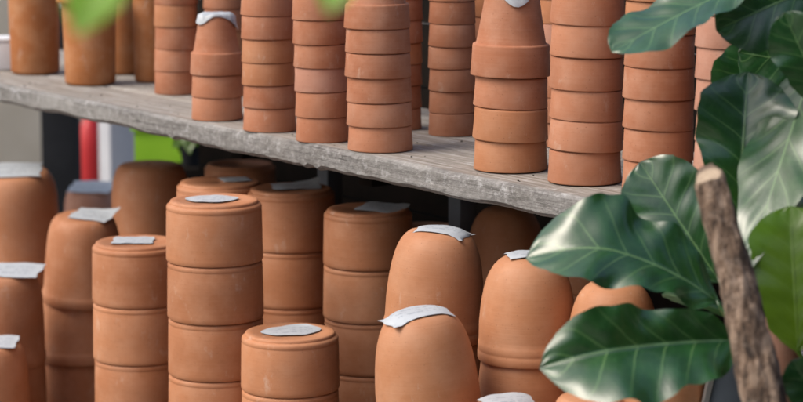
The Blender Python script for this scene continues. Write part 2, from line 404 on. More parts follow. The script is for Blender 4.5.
MESH = {}
def pot_data(key, prof_fn, *a):
    kk = (key,) + tuple(round(x, 5) for x in a)
    if kk not in MESH:
        bm = lathe(bmesh.new(), prof_fn(*a), 64)
        me = bpy.data.meshes.new('terracotta_pot'); bmesh.ops.recalc_face_normals(bm, faces=bm.faces); bm.to_mesh(me); bm.free()
        me.polygons.foreach_set('use_smooth', [True] * len(me.polygons)); me.set_sharp_from_angle(angle=math.radians(50))
        MESH[kk] = me
    return MESH[kk]
MATMESH = {}
def pot(me, mat, loc, label, group, rot=(0, 0, 0), name='terracotta_pot', sc=(1, 1, 1)):
    k = (me.name, mat.name)
    if k not in MATMESH:
        m2 = me.copy(); m2.materials.clear(); m2.materials.append(mat); MATMESH[k] = m2
    o = bpy.data.objects.new(name, MATMESH[k]); COL.objects.link(o)
    o.location = loc; o.rotation_euler = rot; o.scale = sc
    tag(o, label, 'pot', group); return o
ORD = ['bottom', 'second', 'third', 'fourth', 'fifth', 'sixth', 'seventh', 'eighth', 'ninth', 'tenth', 'eleventh', 'twelfth', 'thirteenth']
def up_word(i, n):
    if i == n - 1: return 'topmost'
    return 'bottom' if i == 0 else ORD[i] + ' up'
def down_word(i):
    return 'topmost' if i == 0 else ORD[i] + ' down'

# ------------------------------------------------------------------ upper shelf
EDGE0 = at(585, 198, 3.9); ZS = EDGE0.z
D = Vector((-.5857, .8106, 0)).normalized()      # along the shelf, away to the left
N = Vector((.8106, .5857, 0)).normalized()       # from the front edge to the back
def shelf_pt(s, b, z=0): return EDGE0 + D * s + N * b + Vector((0, 0, z))
def s_at(px_, b):
    """distance along the shelf of the point seen at column px_ on the line b behind the front edge"""
    r = FWD + RIGHT * ((px_ - 401.5) / F); r = Vector((r.x, r.y)).normalized()
    q = EDGE0.xy + N.xy * b - CAM.xy
    return -(q.x * r.y - q.y * r.x) / (D.x * r.y - D.y * r.x)
S0, S1, SW, ST = -1.3, 3.2, .52, .045
sh = empty('shelf', shelf_pt(0, 0)); sh.rotation_euler = (0, 0, math.atan2(D.y, D.x))
tag(sh, 'long weathered grey timber shelf holding the upper stacks of pots', 'shelf')
def plank(name, y0, y1, seed, z0=0, thick=ST, rag=.004):
    """board along local x with a worn, uneven edge"""
    rnd = random.Random(seed); bm = bmesh.new(); n = 300; rows = []
    w1 = [rnd.random() * 6 for _ in range(8)]
    def wv(x, k): return math.sin(2.3 * x + w1[k]) * .45 + math.sin(7.1 * x + w1[k + 1]) * .35 + math.sin(23 * x + w1[k + 2]) * .25
    jit = [[0] * (n + 1) for _ in range(4)]
    for q in range(4):
        v = 0
        for i in range(n + 1):
            v = v * .6 + rnd.uniform(-1, 1) * .4
            jit[q][i] = v + (rnd.uniform(-2.2, 0) if rnd.random() < .05 else 0)
    for i in range(n + 1):
        x = S0 + (S1 - S0) * i / n
        et = .0035 * jit[0][i] + rag * wv(x, 0); eb = .0045 * jit[1][i] + rag * 1.1 * wv(x, 3)
        c = .006 + .003 * abs(jit[2][i])
        sec = [(-y0 + et * .5, z0 - c + .002 * jit[3][i]), (-y0 - c + et * .4, z0 + .0012 * wv(x, 2)), (-(y0 + y1) / 2, z0 + .0008 * wv(x, 4)), (-y1 + .003, z0), (-y1, z0 - .004),
               (-y1, z0 - thick), (-y0 - .01, z0 - thick + eb * .6), (-y0 + eb * .35, z0 - thick + .008 + eb), (-y0 + .0022 * jit[2][i], z0 - thick * .5)]
        rows.append([bm.verts.new((x, y, z)) for y, z in sec])
    for a, b in zip(rows, rows[1:]):
        for k in range(len(a)):
            j = (k + 1) % len(a); bm.faces.new((a[k], b[k], b[j], a[j]))
    bm.faces.new(rows[0]); bm.faces.new(rows[-1][::-1])
    return mesh_obj(name, bm, M['wood'], sh, True, 35)
for k, (a, b) in enumerate(((0, .17), (.178, .342), (.350, .52))): plank('plank', a, b, 11 + k)
# cross rail and legs beneath
for s in (-.95, s_at(462, .43), s_at(330, .43)):
    bm = bevel(box(bmesh.new(), (s, -.34, -ST - .0325), (.045, .30, .06)), .003); mesh_obj('cross_rail', bm, M['dark_timber'], sh)
    for b in (.43,):
        hh = ZS - ST - .065 - ZB - .0015
        bm = bevel(box(bmesh.new(), (s, -b, -ST - .063 - hh / 2), (.04, .04, hh)), .002); mesh_obj('leg', bm, M['slate'], sh)

UP_G = 'upside-down pots stacked on the upper shelf'
def base_on_shelf(cx, bottom_mid_y, w):
    # centre of the foot ellipse lies half its minor axis above its lowest point
    t = 4.2
    for _ in range(4):
        el = math.atan((bottom_mid_y - 201) / F) + PITCH
        p, t = on_z(cx, bottom_mid_y - .5 * w * math.sin(el), ZS + .001)
    return p, t
def upper(cx, w, by, sp, n, desc, mat='rose', lean=0, tilt=0, Hk=1.2, topword=True, seed=0, topR=1.0):
    """stack of n nested upside-down rim pots; w, sp in pixels of the photograph"""
    rnd = random.Random(cx * 3 + seed)
    p, t = base_on_shelf(cx, by, w)
    R = .5 * w * t / F; s = sp * t / F / math.cos(PITCH + .02); H = 2 * R * Hk
    me = pot_data('rim', rim_pot_prof, R, s * .985, max(H, s * 1.6))
    last = None; zc_ = .0005; lean += rnd.uniform(-.008, .008)
    for i in range(n):
        j = .015 * R; kz = 1 + rnd.uniform(-.045, .045)
        k = 1 + rnd.uniform(-.012, .012) + (topR - 1) * (i == n - 1)
        off = Vector((rnd.uniform(-j, j) + lean * i * s, rnd.uniform(-j, j), zc_)); zc_ += s * kz
        m = M[mat]
        if mat == 'rose' and rnd.random() < .05: m = M['pink']
        if mat == 'rose' and rnd.random() < .12: m = M['clay']
        tl = tilt * (0.25 if i == 0 else 1)
        last = pot(me, m, p + off, 'terracotta pot, %s in the %s' % (up_word(i, n), desc), UP_G,
                   (rnd.uniform(-.008, .008), tl + rnd.uniform(-.008, .008), rnd.uniform(0, 6)) if False else (rnd.uniform(-.01, .01), tl + rnd.uniform(-.014, .014), 0), sc=(k, k, kz))
    return last, R, s, max(H, s * 1.6), t

o, R, s, H, t = upper(217.5, 51, 121.5, 22.6, 3, 'short paper-capped stack on the upper shelf', topR=1.04)
bm = drape_mesh(R * .60, .24, lambda a: (.014 + .016 * max(0, math.cos(a - .2)) ** 2 + .012 * max(0, math.cos(a - PI - .25)) ** 2 + .006 * math.sin(3 * a + 1)) * (1 - .75 * max(0, -math.sin(a)) ** 6), 3)
c = mesh_obj('paper_label', bm, M['paper'], o, True, 60); c.location = (0, 0, H); c['label'] = 'crumpled white paper folded over the pot end'
upper(270, 53, 133, 22.8, 7, 'stack just right of the paper-capped short stack', lean=-.02)
upper(322.5, 54, 143.5, 23.6, 7, 'narrower stack just left of the wider middle stack', lean=-.02)
upper(380.5, 66, 153.5, 23.8, 6, 'wider stack at the middle of the upper shelf', lean=-.025, seed=2)
o, R, s, H, t = upper(510.5, 75, 174, 31.2, 4, 'short stack ending in a tall bare tapered pot', Hk=1.18, topR=1.06, tilt=.03)
bm = drape_mesh(R * .60, .24, lambda a: .006 + .028 * max(0, math.cos(a + PI / 2 - .15)) ** 5 + .004 * math.sin(3 * a), 5)
c = mesh_obj('paper_label', bm, M['paper'], o, True, 60); c.location = (0, 0, H)
upper(585, 74, 186.5, 31, 6, 'stack just right of the tall bare tapered pot', tilt=.03)
upper(657.5, 71, 197, 31, 8, 'front stack below the pale sky-lit fig leaf tip', mat='rose', tilt=.02)
upper(728, 70, 208, 30.5, 8, 'stack behind the fig leaves at the shelf right end', mat='pink', tilt=.02)
# second row
upper(177, 44, 95.5, 22.2, 6, 'rear stack between the tall plain pots and paper-capped stack')
upper(452, 47, 137, 21.8, 8, 'shaded rear stack left of the tall bare tapered pot')
upper(399, 46, 131, 21.5, 8, 'rear stack peeking out behind the wider middle stack')
upper(492, 42, 128, 22, 7, 'rear stack behind the tall bare tapered pot')
upper(226, 42, 97, 21, 7, 'rear stack right behind the paper-capped short stack')
upper(345, 44, 118, 21.5, 7, 'rear stack behind the gap left of wider middle stack')
upper(290, 44, 112, 21.5, 7, 'rear stack behind the two narrower stacks')
upper(560, 46, 148, 24, 7, 'rear stack in the gap right of the bare pot')

# tall plain pots at the far left end of the shelf
def tall_prof(R, h, flare):
    t = .06 * R + .002
    p = [(R * .80, 0), (R * .90, .01 * h), (R * .95, .035 * h), (R * .965, .3 * h), (R * 1.0, .80 * h), (R * 1.0, .90 * h)]
    if flare: p += [(R * 1.02, .905 * h), (R * 1.20, .925 * h), (R * 1.22, .95 * h), (R * 1.22, .99 * h), (R * 1.19, h)]
    else: p += [(R * 1.03, .915 * h), (R * 1.05, .95 * h), (R * 1.04, h)]
    p += [(R - t, h), (R - t, .8 * h), (R * .85 - t, .05 * h), (0, .05 * h)]
    return p
def tall(cx, w, by, hpx, flare, lab):
    p, t = base_on_shelf(cx, by, w); R = .5 * w * t / F; h = hpx * t / F
    bm = bmesh.new(); pr = tall_prof(R, h, flare); lathe(bm, pr + [(0, 0)], 64, True)
    o = mesh_obj('tall_pot', bm, M['orange'], None, True, 50); o.location = p
    return tag(o, lab, 'pot', 'tall plain pots at the left end of the upper shelf')
tall(35.5, 51, 75.5, 105, False, 'tall orange brown straight pot, leftmost on the upper shelf')
tall(90.5, 53, 86.5, 89, True, 'tall orange brown pot with flared rim behind the blurred lime leaf')
tall(121, 40, 75, 100, False, 'slim tall pot half hidden right of the flared rim pot')
tall(151, 34, 83, 96, False, 'slim tall pot tucked just left of the rear stack')

bm = bmesh.new(); rnd = random.Random(21)
for q in range(200):
    x = rnd.uniform(S0, S1); b = .02 + abs(rnd.gauss(0, .16)); 
    if b > .5: continue
    c = shelf_pt(x, b); r = rnd.choice((.0007, .0009, .0012, .0016, .0022))
    mt = Matrix.Translation(c + Vector((0, 0, r * .5))) @ Matrix.Rotation(rnd.uniform(0, 6), 4, 'Z') @ Matrix.Diagonal((r * rnd.uniform(.8, 1.8), r, r * .6, 1))
    bmesh.ops.create_icosphere(bm, subdivisions=1, radius=1, matrix=mt)
tag(mesh_obj('soil_crumbs', bm, M['soil'], None, False), 'dark soil crumbs scattered on the upper shelf top', 'soil', None, 'stuff')
# ------------------------------------------------------------------ lower bench and its pots

bench = empty('bench', shelf_pt(0, .12).xy.to_3d() + Vector((0, 0, ZB))); bench.rotation_euler = sh.rotation_euler
tag(bench, 'low dark timber bench under the shelf carrying the larger pots', 'bench')
bm = bevel(box(bmesh.new(), ((S0 + S1) / 2, .02, -.021), (S1 - S0, 1.05, .04)), .004); mesh_obj('top', bm, M['bench_wood'], bench)
for s in (S0 + .1, .8, S1 - .1):
    for b in (-.40, .44):
        bm = bevel(box(bmesh.new(), (s, b, -.041 - (ZB - .0425) / 2), (.07, .07, ZB - .0425)), .003); mesh_obj('leg', bm, M['bench_wood'], bench)
LOW_G = 'larger upside-down pots stacked on the low bench'
def lower(kind, cx, w, ty, dia, sp, hpx, desc, mat, vis=9, tilt=(0, 0), single=None, lab=None, jitter=1.0, drift=(0, 0), blunt=.0, name='terracotta_pot', topscale=1.0):
    """column whose topmost pot has its flat end centred at (cx, ty); sp/hpx = spacing and pot height in pixels"""
    rnd = random.Random(int(cx * 7 + ty)); t = F * dia / w
    top = at(cx, ty, t); R = dia / 2; h = hpx * t / F / .975; s = sp * t / F / .975
    if kind == 'bulb': me = pot_data('bulb', bulb_prof, R, s); htot = s + .055 * R * .76
    elif kind == 'dome': me = pot_data('dome', dome_prof, R, h, blunt); htot = h
    elif kind == 'cup': me = pot_data('cup', cup_prof, R, h); htot = h
    else: me = pot_data('barrel', barrel_prof, R, h); htot = h
    bases = []; z = top.z - htot
    while z > ZB + .5 * s: bases.append((z, 1)); z -= s
    if not bases: bases.append((z, 1))
    zl = bases[-1][0]; sc = max(.3, (zl - ZB) / s)
    if zl - ZB > .002: bases.append((ZB + .0006, sc - .0006 / s))
    first = None
    for i, (zz, sc) in enumerate(bases):
        j = .012 * R * jitter * (i > 0)
        m = M[mat]
        lb = ('terracotta pot, %s in the %s' % (down_word(i), desc))
        tx, tyy = tilt if i == 0 else (0, 0)
        o = pot(me, m, (top.x + drift[0] * i + rnd.uniform(-j, j), top.y + drift[1] * i + rnd.uniform(-j, j), zz), lb, LOW_G, (tx, tyy, 0), name=name, sc=(1, 1, sc))
        if i == 0:
            first = o
            if lab:
                lw, ld, ox, oy, rz, rx, ry, curl, seed, corner = lab
                c = mesh_obj('paper_label', label_mesh(lw, ld, curl, seed, corner, seed in (1, 3), (ox, oy, rz, R, h / 2.17 / R) if kind == 'dome' else None), M['paper'], o, True, 60)
                c.location = (ox, oy, htot); c.rotation_euler = (0, 0, rz) if kind == 'dome' else (rx, ry, rz)
    return first
#          w     depth ox   oy    rz   rx  ry  curl seed corner
lower('bulb', 214, 97, 200, .185, 56.5, 0, 'sharp column of low pots left of centre', 'clay', lab=(.098, .085, -.004, 0, .05, 0, 0, .0003, 1, 0))
lower('bulb', 137, 91, 242, .185, 56, 0, 'column left of the sharp column of low pots', 'clay', lab=(.082, .078, -.008, .005, .02, 0, 0, .0003, 2, 0))
lower('bulb', 290, 99, 332, .185, 53, 0, 'shortest front column of low pots, large worn label', 'clay', lab=(.110, .084, .002, 0, .28, 0, 0, .0005, 3, .004))
lower('bulb', 220, 88, 182, .185, 56, 0, 'rear column right behind the sharp column', 'clay', lab=(.06, .06, .03, .02, .3, 0, 0, 0, 4, 0))
lower('bulb', 291, 89, 188.5, .185, 55, 0, 'rear column just left of the tilted-label column', 'clay', lab=(.10, .08, .01, .015, .1, 0, 0, .0005, 5, .01))
lower('bulb', 368, 90, 209, .178, 52, 0, 'column under the shelf left of the two labelled domes', 'clay', lab=(.088, .085, .028, 0, -.35, .03, .06, .001, 6, .004))
# domes
lower('dome', 433, 101, 229, .175, 62, 108, 'dome column directly under the shelf middle', 'dome', tilt=(0, .05), blunt=.16, lab=(.088, .080, .010, .0, -.32, -.02, .03, .0015, 7, .0), topscale=1)
lower('dome', 432, 108, 311, .175, 62, 122, 'leaning front dome with curled torn label', 'dome', tilt=(0, -.10), blunt=.12, lab=(.105, .075, -.006, -.004, .38, .02, .0, .0015, 8, .003))
lower('dome', 528, 100, 255, .165, 62, 103, 'banded dome column left of the fig leaves', 'dome', lab=(.07, .06, .0, .0, .1, 0, .03, .001, 9, 0))
lower('dome', 614, 96, 281, .155, 62, 103, 'pale dome column behind the long low fig leaf', 'dome', lab=None)
lower('dome', 666, 96, 330, .150, 62, 88, 'dome column beside the slate board', 'dome')
lower('dome', 505, 104, 400, .165, 62, 108, 'front dome showing only its label at photo bottom', 'dome', lab=(.085, .075, .006, -.010, .22, -.02, -.03, .002, 10, .006))
lower('dome', 818, 96, 350, .155, 62, 103, 'labelled dome column right of the fig trunk', 'dome', lab=(.10, .08, -.012, 0, .2, 0, 0, .004, 11, .03))
lower('cup', 590, 90, 396, .14, 62, 88, 'front column hidden below the lowest fig leaf', 'dome')
# left end
lower('cup', 82, 84, 214, .19, 59, 84, 'column of tapered cups left of the low pots', 'clay', drift=(-.009, 0), tilt=(.10, .03), lab=(.092, .09, .022, .002, -.25, 0, .03, .001, 12, .01))
lower('barrel', 150, 80, 164, .19, 66, 92, 'plain round-shouldered pot column under the lime crate', 'clay')
lower('barrel', 15, 88, 169, .21, 66, 92, 'blurred labelled column at the far left', 'clay', tilt=(.10, 0), lab=(.15, .14, -.01, 0, .1, 0, 0, .001, 13, 0))
lower('barrel', 2, 84, 269, .185, 66, 92, 'left edge column with label below the blurred one', 'clay', tilt=(.10, 0), lab=(.12, .11, .03, 0, -.1, 0, 0, .001, 14, 0))
lower('barrel', -12, 82, 341, .175, 62, 92, 'front left corner column cut by photo edge', 'clay', tilt=(.08, 0), lab=(.09, .09, .02, 0, 0, 0, 0, .001, 15, 0))
lower('barrel', 93, 58, 186, .16, 50, 64, 'small far column in front of the black post', 'pink', tilt=(.12, 0), lab=(.12, .12, .0, 0, -.1, 0, 0, .001, 16, 0))
# shaded pots at the back under the shelf
lower('dome', 506, 84, 207, .17, 60, 90, 'dark shaded rear column behind the banded dome', 'clay')
lower('bulb', 240, 72, 164, .17, 46, 0, 'deeply shaded rearmost column under the shelf', 'clay')
lower('bulb', 425, 80, 228, .17, 50, 0, 'dark shaded column behind the shelf-middle dome', 'clay')
lower('bulb', 590, 80, 236, .16, 50, 0, 'shaded column behind the pale dome column', 'clay')
# slim rosy column right of the fig trunk
lower('cup', 783, 42, 304, .065, 66, 80, 'slim rosy column just right of the fig trunk', 'pink')

# ------------------------------------------------------------------ things behind
# ground
bm = bmesh.new(); g = 120
bm.faces.new([bm.verts.new(p) for p in ((-g, -g, 0), (g, -g, 0), (g, g, 0), (-g, g, 0))])
tag(mesh_obj('ground', bm, M['paving'], None, False), None, None, kind='structure')
# dark screen added along the shelf back to block light
sc_ = empty('light_block_screen', shelf_pt(0, .66).xy.to_3d()); sc_.rotation_euler = sh.rotation_euler
tag(sc_, 'dark screen added behind the pots to block light', 'screen')
XL = s_at(203, .66)
bm = bmesh.new(); z = .02
while z < 1.42:
    box(bm, ((S0 - .4 + XL) / 2, 0, z + .07), (XL - S0 + .4, .022, .138)); z += .142
mesh_obj('boards', bm, M['dark_timber'], sc_, False)
for s in (S0 - .2, .0, XL - .05):
    bm = bevel(box(bmesh.new(), (s, -.047, .73), (.07, .07, 1.46)), .003); mesh_obj('post', bm, M['dark_timber'], sc_)
# panel added out of view to block light from the right
ep = empty('light_block_panel', shelf_pt(S0 - .4, .60).xy.to_3d()); ep.rotation_euler = (0, 0, math.atan2(-N.y, -N.x))
tag(ep, 'unseen dark panel added to block light from the right', 'panel')
bm = bmesh.new(); z = .02
while z < 1.75:
    box(bm, (.65, 0, z + .07), (1.3, .022, .138)); z += .142
mesh_obj('boards', bm, M['dark_timber'], ep, False)
for q in (.05, 1.25):
    bm = bevel(box(bmesh.new(), (q, .047, .9), (.07, .07, 1.8)), .003); mesh_obj('post', bm, M['dark_timber'], ep)
def wall(name, a, b, h, th, mat, lab, cat):
    d = (b - a); L = d.length; o = mesh_obj(name, bevel(box(bmesh.new(), (L / 2, th / 2, h / 2), (L, th, h)), .01), mat)
    o.location = a; o.rotation_euler = (0, 0, math.atan2(d.y, d.x)); return tag(o, lab, cat)
wall('light_block_wall', Vector((-2.2, -1.6, 0)), Vector((7.5, -1.6, 0)), 2.9, -.2, M['block_green'], 'tall dark green wall added out of view to block low sky light', 'wall')  # added behind the camera, keeps low sky light off the scene
def gpt(px, d): p = at(px, 201, d); return Vector((p.x, p.y, 0))
wall('rendered_wall', gpt(-320, 10.5), gpt(420, 11.2), 3.2, .2, M['beige'], 'blurred beige rendered wall far behind the left end of the shelf', 'wall')
def upright(name, px0, px1, d, h, mat, lab, cat, dep=None, rz=0, bottom=0):
    w = (px1 - px0) * d / F; c = gpt((px0 + px1) / 2, d)
    o = mesh_obj(name, bevel(box(bmesh.new(), (0, 0, bottom + (h - bottom) / 2), (w, dep or w, h - bottom)), .006), mat)
    o.location = c; o.rotation_euler = (0, 0, rz); return tag(o, lab, cat)
upright('steel_post', 45, 80, 7.6, 1.02, M['black'], 'blurred black post standing behind the left end of the shelf', 'post')
o = upright('pillar', 104, 131, 8.2, 1.35, M['pillar'], 'pale grey pillar behind the shelf between red canister and lime crate', 'pillar', rz=.55)
# red canister: round body, domed shoulder, neck and black valve
can = empty('red_canister', gpt(92, 8.7))
tag(can, 'blurred red rounded canister half hidden by the pale grey pillar', 'canister')
rr = 15 * 8.7 / F
bm = lathe(bmesh.new(), [(0, .003), (rr * .9, .003), (rr, .02), (rr, .40), (rr * .94, .45), (rr * .78, .495), (rr * .5, .53), (rr * .3, .545), (rr * .3, .56), (0, .56)], 40, False); mesh_obj('body', bm, M['red'], can)
bm = lathe(bmesh.new(), [(0, .561), (rr * .22, .561), (rr * .22, .60), (rr * .35, .602), (rr * .35, .62), (0, .62)], 20, False); mesh_obj('valve', bm, M['black'], can)
# stand of boxes behind: lime crate on a plinth
def crate(px0, px1, y0, y1, d, mat, name, lab, cat):
    a = at(px0, y1, d); b = at(px1, y0, d); w = b.x - a.x; h = b.z - a.z; dep = .22
    r = empty(name, ((a.x + b.x) / 2, a.y + dep / 2, a.z)); tag(r, lab, cat)
    bm = bmesh.new()
    for c, s in (((0, -dep / 2, h / 2), (w, .012, h)), ((0, dep / 2, h / 2), (w, .012, h)), ((-w / 2 + .006, 0, h / 2), (.012, dep - .013, h)), ((w / 2 - .006, 0, h / 2), (.012, dep - .013, h)), ((0, 0, .007), (w - .025, dep - .013, .012))): box(bm, c, s)
    mesh_obj('box', bm, mat, r, False)
    for c, s in (((0, -dep / 2 - .010, h - .012), (w + .02, .008, .02)), ((0, dep / 2 + .010, h - .012), (w + .02, .008, .02))):
        mesh_obj('lip', box(bmesh.new(), c, s), mat, r, False)
    return r, a.z
r, zc = crate(135, 188, 122, 162, 6.9, M['lime'], 'plastic_crate', 'blurred lime green crate seen under the shelf', 'crate')
ctr = r.location
tb = empty('trestle_table', (ctr.x + .07, ctr.y, 0)); tag(tb, 'dark table behind the pots carrying the lime green crate', 'table')
bm = bevel(box(bmesh.new(), (0, 0, zc - .0215), (.30, .46, .04)), .004); mesh_obj('top', bm, M['dark_timber'], tb)
for sx in (-.12, .12):
    for sy in (-.14, .14):
        bm = box(bmesh.new(), (sx, sy, (zc - .0425) / 2), (.04, .04, zc - .0425)); mesh_obj('leg', bm, M['dark_timber'], tb, False)
sd_p = Vector((ctr.x + .088, ctr.y - .17, zc))
sg = empty('seedling', sd_p); tag(sg, 'small green seedling in a pot right beside the lime crate', 'plant')
bm = lathe(bmesh.new(), [(0, .001), (.022, .001), (.030, .05), (.032, .05), (.032, .056), (.027, .056), (.024, .045), (0, .045)], 24, False); mesh_obj('pot', bm, M['black'], sg)
SEED = sg
p = at(206, 172, 6.75)
bk = empty('bucket', (p.x, ctr.y - .02, zc)); tag(bk, 'dark blue grey bucket beside the lime green crate', 'bucket')
bm = lathe(bmesh.new(), [(0, .001), (.045, .001), (.058, .13), (.062, .132), (.062, .14), (.055, .14), (.042, .008), (0, .008)], 32, False); mesh_obj('body', bm, M['blue_grey'], bk)
hp = [Vector((.06 * math.cos(a), .002, .135 - .045 * math.sin(a))) for a in [PI * i / 12 for i in range(13)]]
bm = bmesh.new(); tube(bm, [q + Vector((0, -.062, 0)) for q in hp], [.003] * 13, 6); mesh_obj('handle', bm, M['gal'], bk)
# white carton at the far left of the shelf
p, t = on_z(-12, 72, ZS); w = 40 * t / F
cart = empty('carton', p + N * .05, (0, 0, .25)); tag(cart, 'white carton left of the tall orange pots, cut by photo edge', 'carton')
bm = bevel(box(bmesh.new(), (0, .05, .036), (w, .10, .068)), .003); mesh_obj('box', bm, M['white'], cart)
bm = bevel(box(bmesh.new(), (0, .05, .075), (w + .004, .104, .008)), .002); mesh_obj('lid', bm, M['white'], cart)
# slate board leaning at the lower right
a = at(716, 352, 3.72); b = at(705, 440, 3.70)
bd = empty('slate_board', (b.x, b.y, ZB + .002)); tag(bd, 'slate grey board leaning behind the fig trunk at lower right', 'board')
bm = bmesh.new(); h = a.z - ZB
sk = .23
vs = [Vector((x + sk * z * .9, y, z)) for z in (0, h) for x in (0, .055) for y in (0, .016)]
vv = [bm.verts.new(v) for v in vs]
for f in ((0, 1, 3, 2), (4, 6, 7, 5), (0, 2, 6, 4), (1, 5, 7, 3), (0, 4, 5, 1), (2, 3, 7, 6)): bm.faces.new([vv[i] for i in f])
x0 = a.x - b.x - sk * .9 * h
for v in bm.verts: v.co.x += x0
bevel(bm, .002); mesh_obj('panel', bm, M['slate'], bd)
bm = bmesh.new()
vs = [Vector((x0 + x + sk * z * .9, y, z)) for z in (0.0, h) for x in (-.0085, -.0005) for y in (-.003, .019)]
vv = [bm.verts.new(v) for v in vs]
for f in ((0, 1, 3, 2), (4, 6, 7, 5), (0, 2, 6, 4), (1, 5, 7, 3), (0, 4, 5, 1), (2, 3, 7, 6)): bm.faces.new([vv[i] for i in f])
mesh_obj('edge_strip', bm, M['gal'], bd, False)

# ------------------------------------------------------------------ leaves
FIDDLE = [(0, .02), (.03, .10), (.08, .20), (.16, .30), (.28, .37), (.40, .41), (.52, .46), (.64, .50), (.74, .50), (.83, .455), (.90, .37), (.955, .245), (.985, .13), (1, .015)]
POINTED = [(0, .02), (.05, .16), (.15, .33), (.3, .47), (.45, .5), (.6, .45), (.75, .33), (.88, .17), (.96, .07), (1, .01)]
def leaf(parent, base, tip, width, roll=0, bend=.12, fold=.25, wave=.05, seed=0, mat='leaf', shape=FIDDLE, side=0.0, petiole=None, label=None, curl=0, halves=(1, 1), prad=.0035, face=None):
    """base/tip world points; roll turns the blade about its midrib away from facing the camera;
    bend = arch of the midrib towards the face, side = sideways curve, fold = V of the two halves"""
    rnd = random.Random(seed); ph = [rnd.random() * 6.28 for _ in range(6)]
    ax = tip - base; L = ax.length; ax.normalize()
    n0 = (CAM - (base + tip) / 2); n0 = (n0 - ax * n0.dot(ax)).normalized()
    nr = Matrix.Rotation(math.radians(roll), 3, ax) @ n0
    if face is not None:      # blade turned towards a given direction, then rolled
        nr = (face - ax * face.dot(ax)).normalized(); nr = Matrix.Rotation(math.radians(roll), 3, ax) @ nr
    sd = ax.cross(nr).normalized()
    bm = bmesh.new(); uvl = bm.loops.layers.uv.new('UVMap'); nu, nw = 44, 22; g = []
    for i in range(nu + 1):
        u = i / nu; hw = interp(shape, u) * width
        c = base + ax * (L * u) + nr * (bend * L * 4 * u * (1 - u)) + sd * (side * L * 4 * u * (1 - u)) - nr * (curl * L * max(0, u - .6) ** 2 * 4)
        row = []
        for j in range(nw + 1):
            w = j / nw * 2 - 1; aw = abs(w)
            hh = hw * (halves[0] if w < 0 else halves[1])
            z = fold * aw * hh - .32 * fold * aw * aw * hh
            z += 1.5 * wave * hw * aw ** 1.6 * (math.sin(13 * u + ph[0] + (1.4 if w > 0 else 0)) + .5 * math.sin(27 * u + ph[1] + 2 * w))
            z += .035 * width * math.cos(2 * PI * (6.5 * u - 1.35 * aw ** .8) ) * aw * (1 - aw) * 1.1
            ed = 1 + (.04 * math.sin(19 * u + ph[2] + w) + .018 * math.sin(41 * u + ph[3] + 2 * w)) * aw
            row.append(bm.verts.new(c + sd * (w * hh * ed) + nr * z))
        g.append(row)
    for i in range(nu):
        for j in range(nw):
            f = bm.faces.new((g[i][j], g[i + 1][j], g[i + 1][j + 1], g[i][j + 1]))
            for lp, (a, b) in zip(f.loops, ((i, j), (i + 1, j), (i + 1, j + 1), (i, j + 1))): lp[uvl].uv = (a / nu, b / nw)
    if petiole is not None:
        m = (base + petiole) / 2 + Vector((0, 0, -.01))
        pts = [petiole, (petiole + m) / 2 + Vector((0, 0, .002)), m, (m + base) / 2 - Vector((0, 0, .001)), base, base + (c0 - base) * .6 if False else base + ax * .02 + nr * (bend * .08 * .02 * 4)]
        tube(bm, pts, [prad * 1.4, prad * 1.15, prad, prad * .95, prad * .8, prad * .3], 8)
    me = bpy.data.meshes.new('leaf'); bm.to_mesh(me); bm.free()
    me.polygons.foreach_set('use_smooth', [True] * len(me.polygons)); me.materials.append(M[mat])
    o = bpy.data.objects.new('leaf', me); COL.objects.link(o)
    if parent:
        o.parent = parent; o.matrix_parent_inverse = Matrix.Translation(-parent.location)
    if label: o['label'] = label
    return o
# fig: one sawn-off trunk and a younger stem beside it
T_top = at(706, 180, 3.25); T_bot = at(768, 410, 3.20)
dirv = (T_bot - T_top).normalized()
POTZ = .30
T_base = T_bot + dirv * ((T_bot.z - POTZ) / -dirv.z)
fig = empty('fig_plant', (T_base.x, T_base.y, POTZ))
tag(fig, 'fiddle leaf fig with large glossy leaves and a sawn-off brown trunk', 'plant')
def from_fig(o):
    o.matrix_parent_inverse = Matrix.Translation(-fig.location); return o
bm = bmesh.new(); rnd = random.Random(5); n = 56; m_ = 230; rows = []
from mathutils import noise as mnoise
a_ = dirv.cross(Vector((0, 1, 0))).normalized(); b_ = dirv.cross(a_)
Ltr = (T_base - T_top).length
CUTN = Vector((-.42, -.42, .8))
def BK(th, s):
    p = Vector((math.cos(th) * 2.2, math.sin(th) * 2.2, s * 22)); p2 = Vector((math.cos(th) * 6, math.sin(th) * 6, s * 55 + 9))
    kn = sum(.32 * math.exp(-((s - ks) ** 2) / .00022 - (math.atan2(math.sin(th - kt), math.cos(th - kt)) ** 2) / .10) for ks, kt in ((.085, 3.9), (.19, 5.2), (.26, 4.2), (.33, 5.6)))
    return .10 * mnoise.noise(p) + .085 * mnoise.noise(p2) + kn * .8
for i in range(m_ + 1):
    q = i / m_; s = q * Ltr
    R_ = .93 * (.0212 + .0095 * min(1, s / .30) + .006 * max(0, s - .30))
    c = T_top + dirv * s + a_ * (.0045 * math.sin(9 * s + 1)) 
    row = []
    for j in range(n):
        th = 2 * PI * j / n
        r = R_ * (1 + .06 * math.sin(3 * th + 4 * s) + .05 * math.sin(5 * th - 30 * s) + .06 * math.exp(-((s % .105) - .05) ** 2 / .00012) + 1.1 * BK(th, s))
        off = Vector()
        if i == 0:
            rv = r * (a_ * math.cos(th) + b_ * math.sin(th)); off = dirv * (-rv.dot(CUTN) / dirv.dot(CUTN))
        row.append(bm.verts.new(c + off + r * (a_ * math.cos(th) + b_ * math.sin(th))))
    rows.append(row)
for a, b in zip(rows, rows[1:]):
    for j in range(n): bm.faces.new((a[j], a[(j + 1) % n], b[(j + 1) % n], b[j]))
bm.faces.new(rows[-1])
top_ring = [v.co.copy() for v in rows[0]]
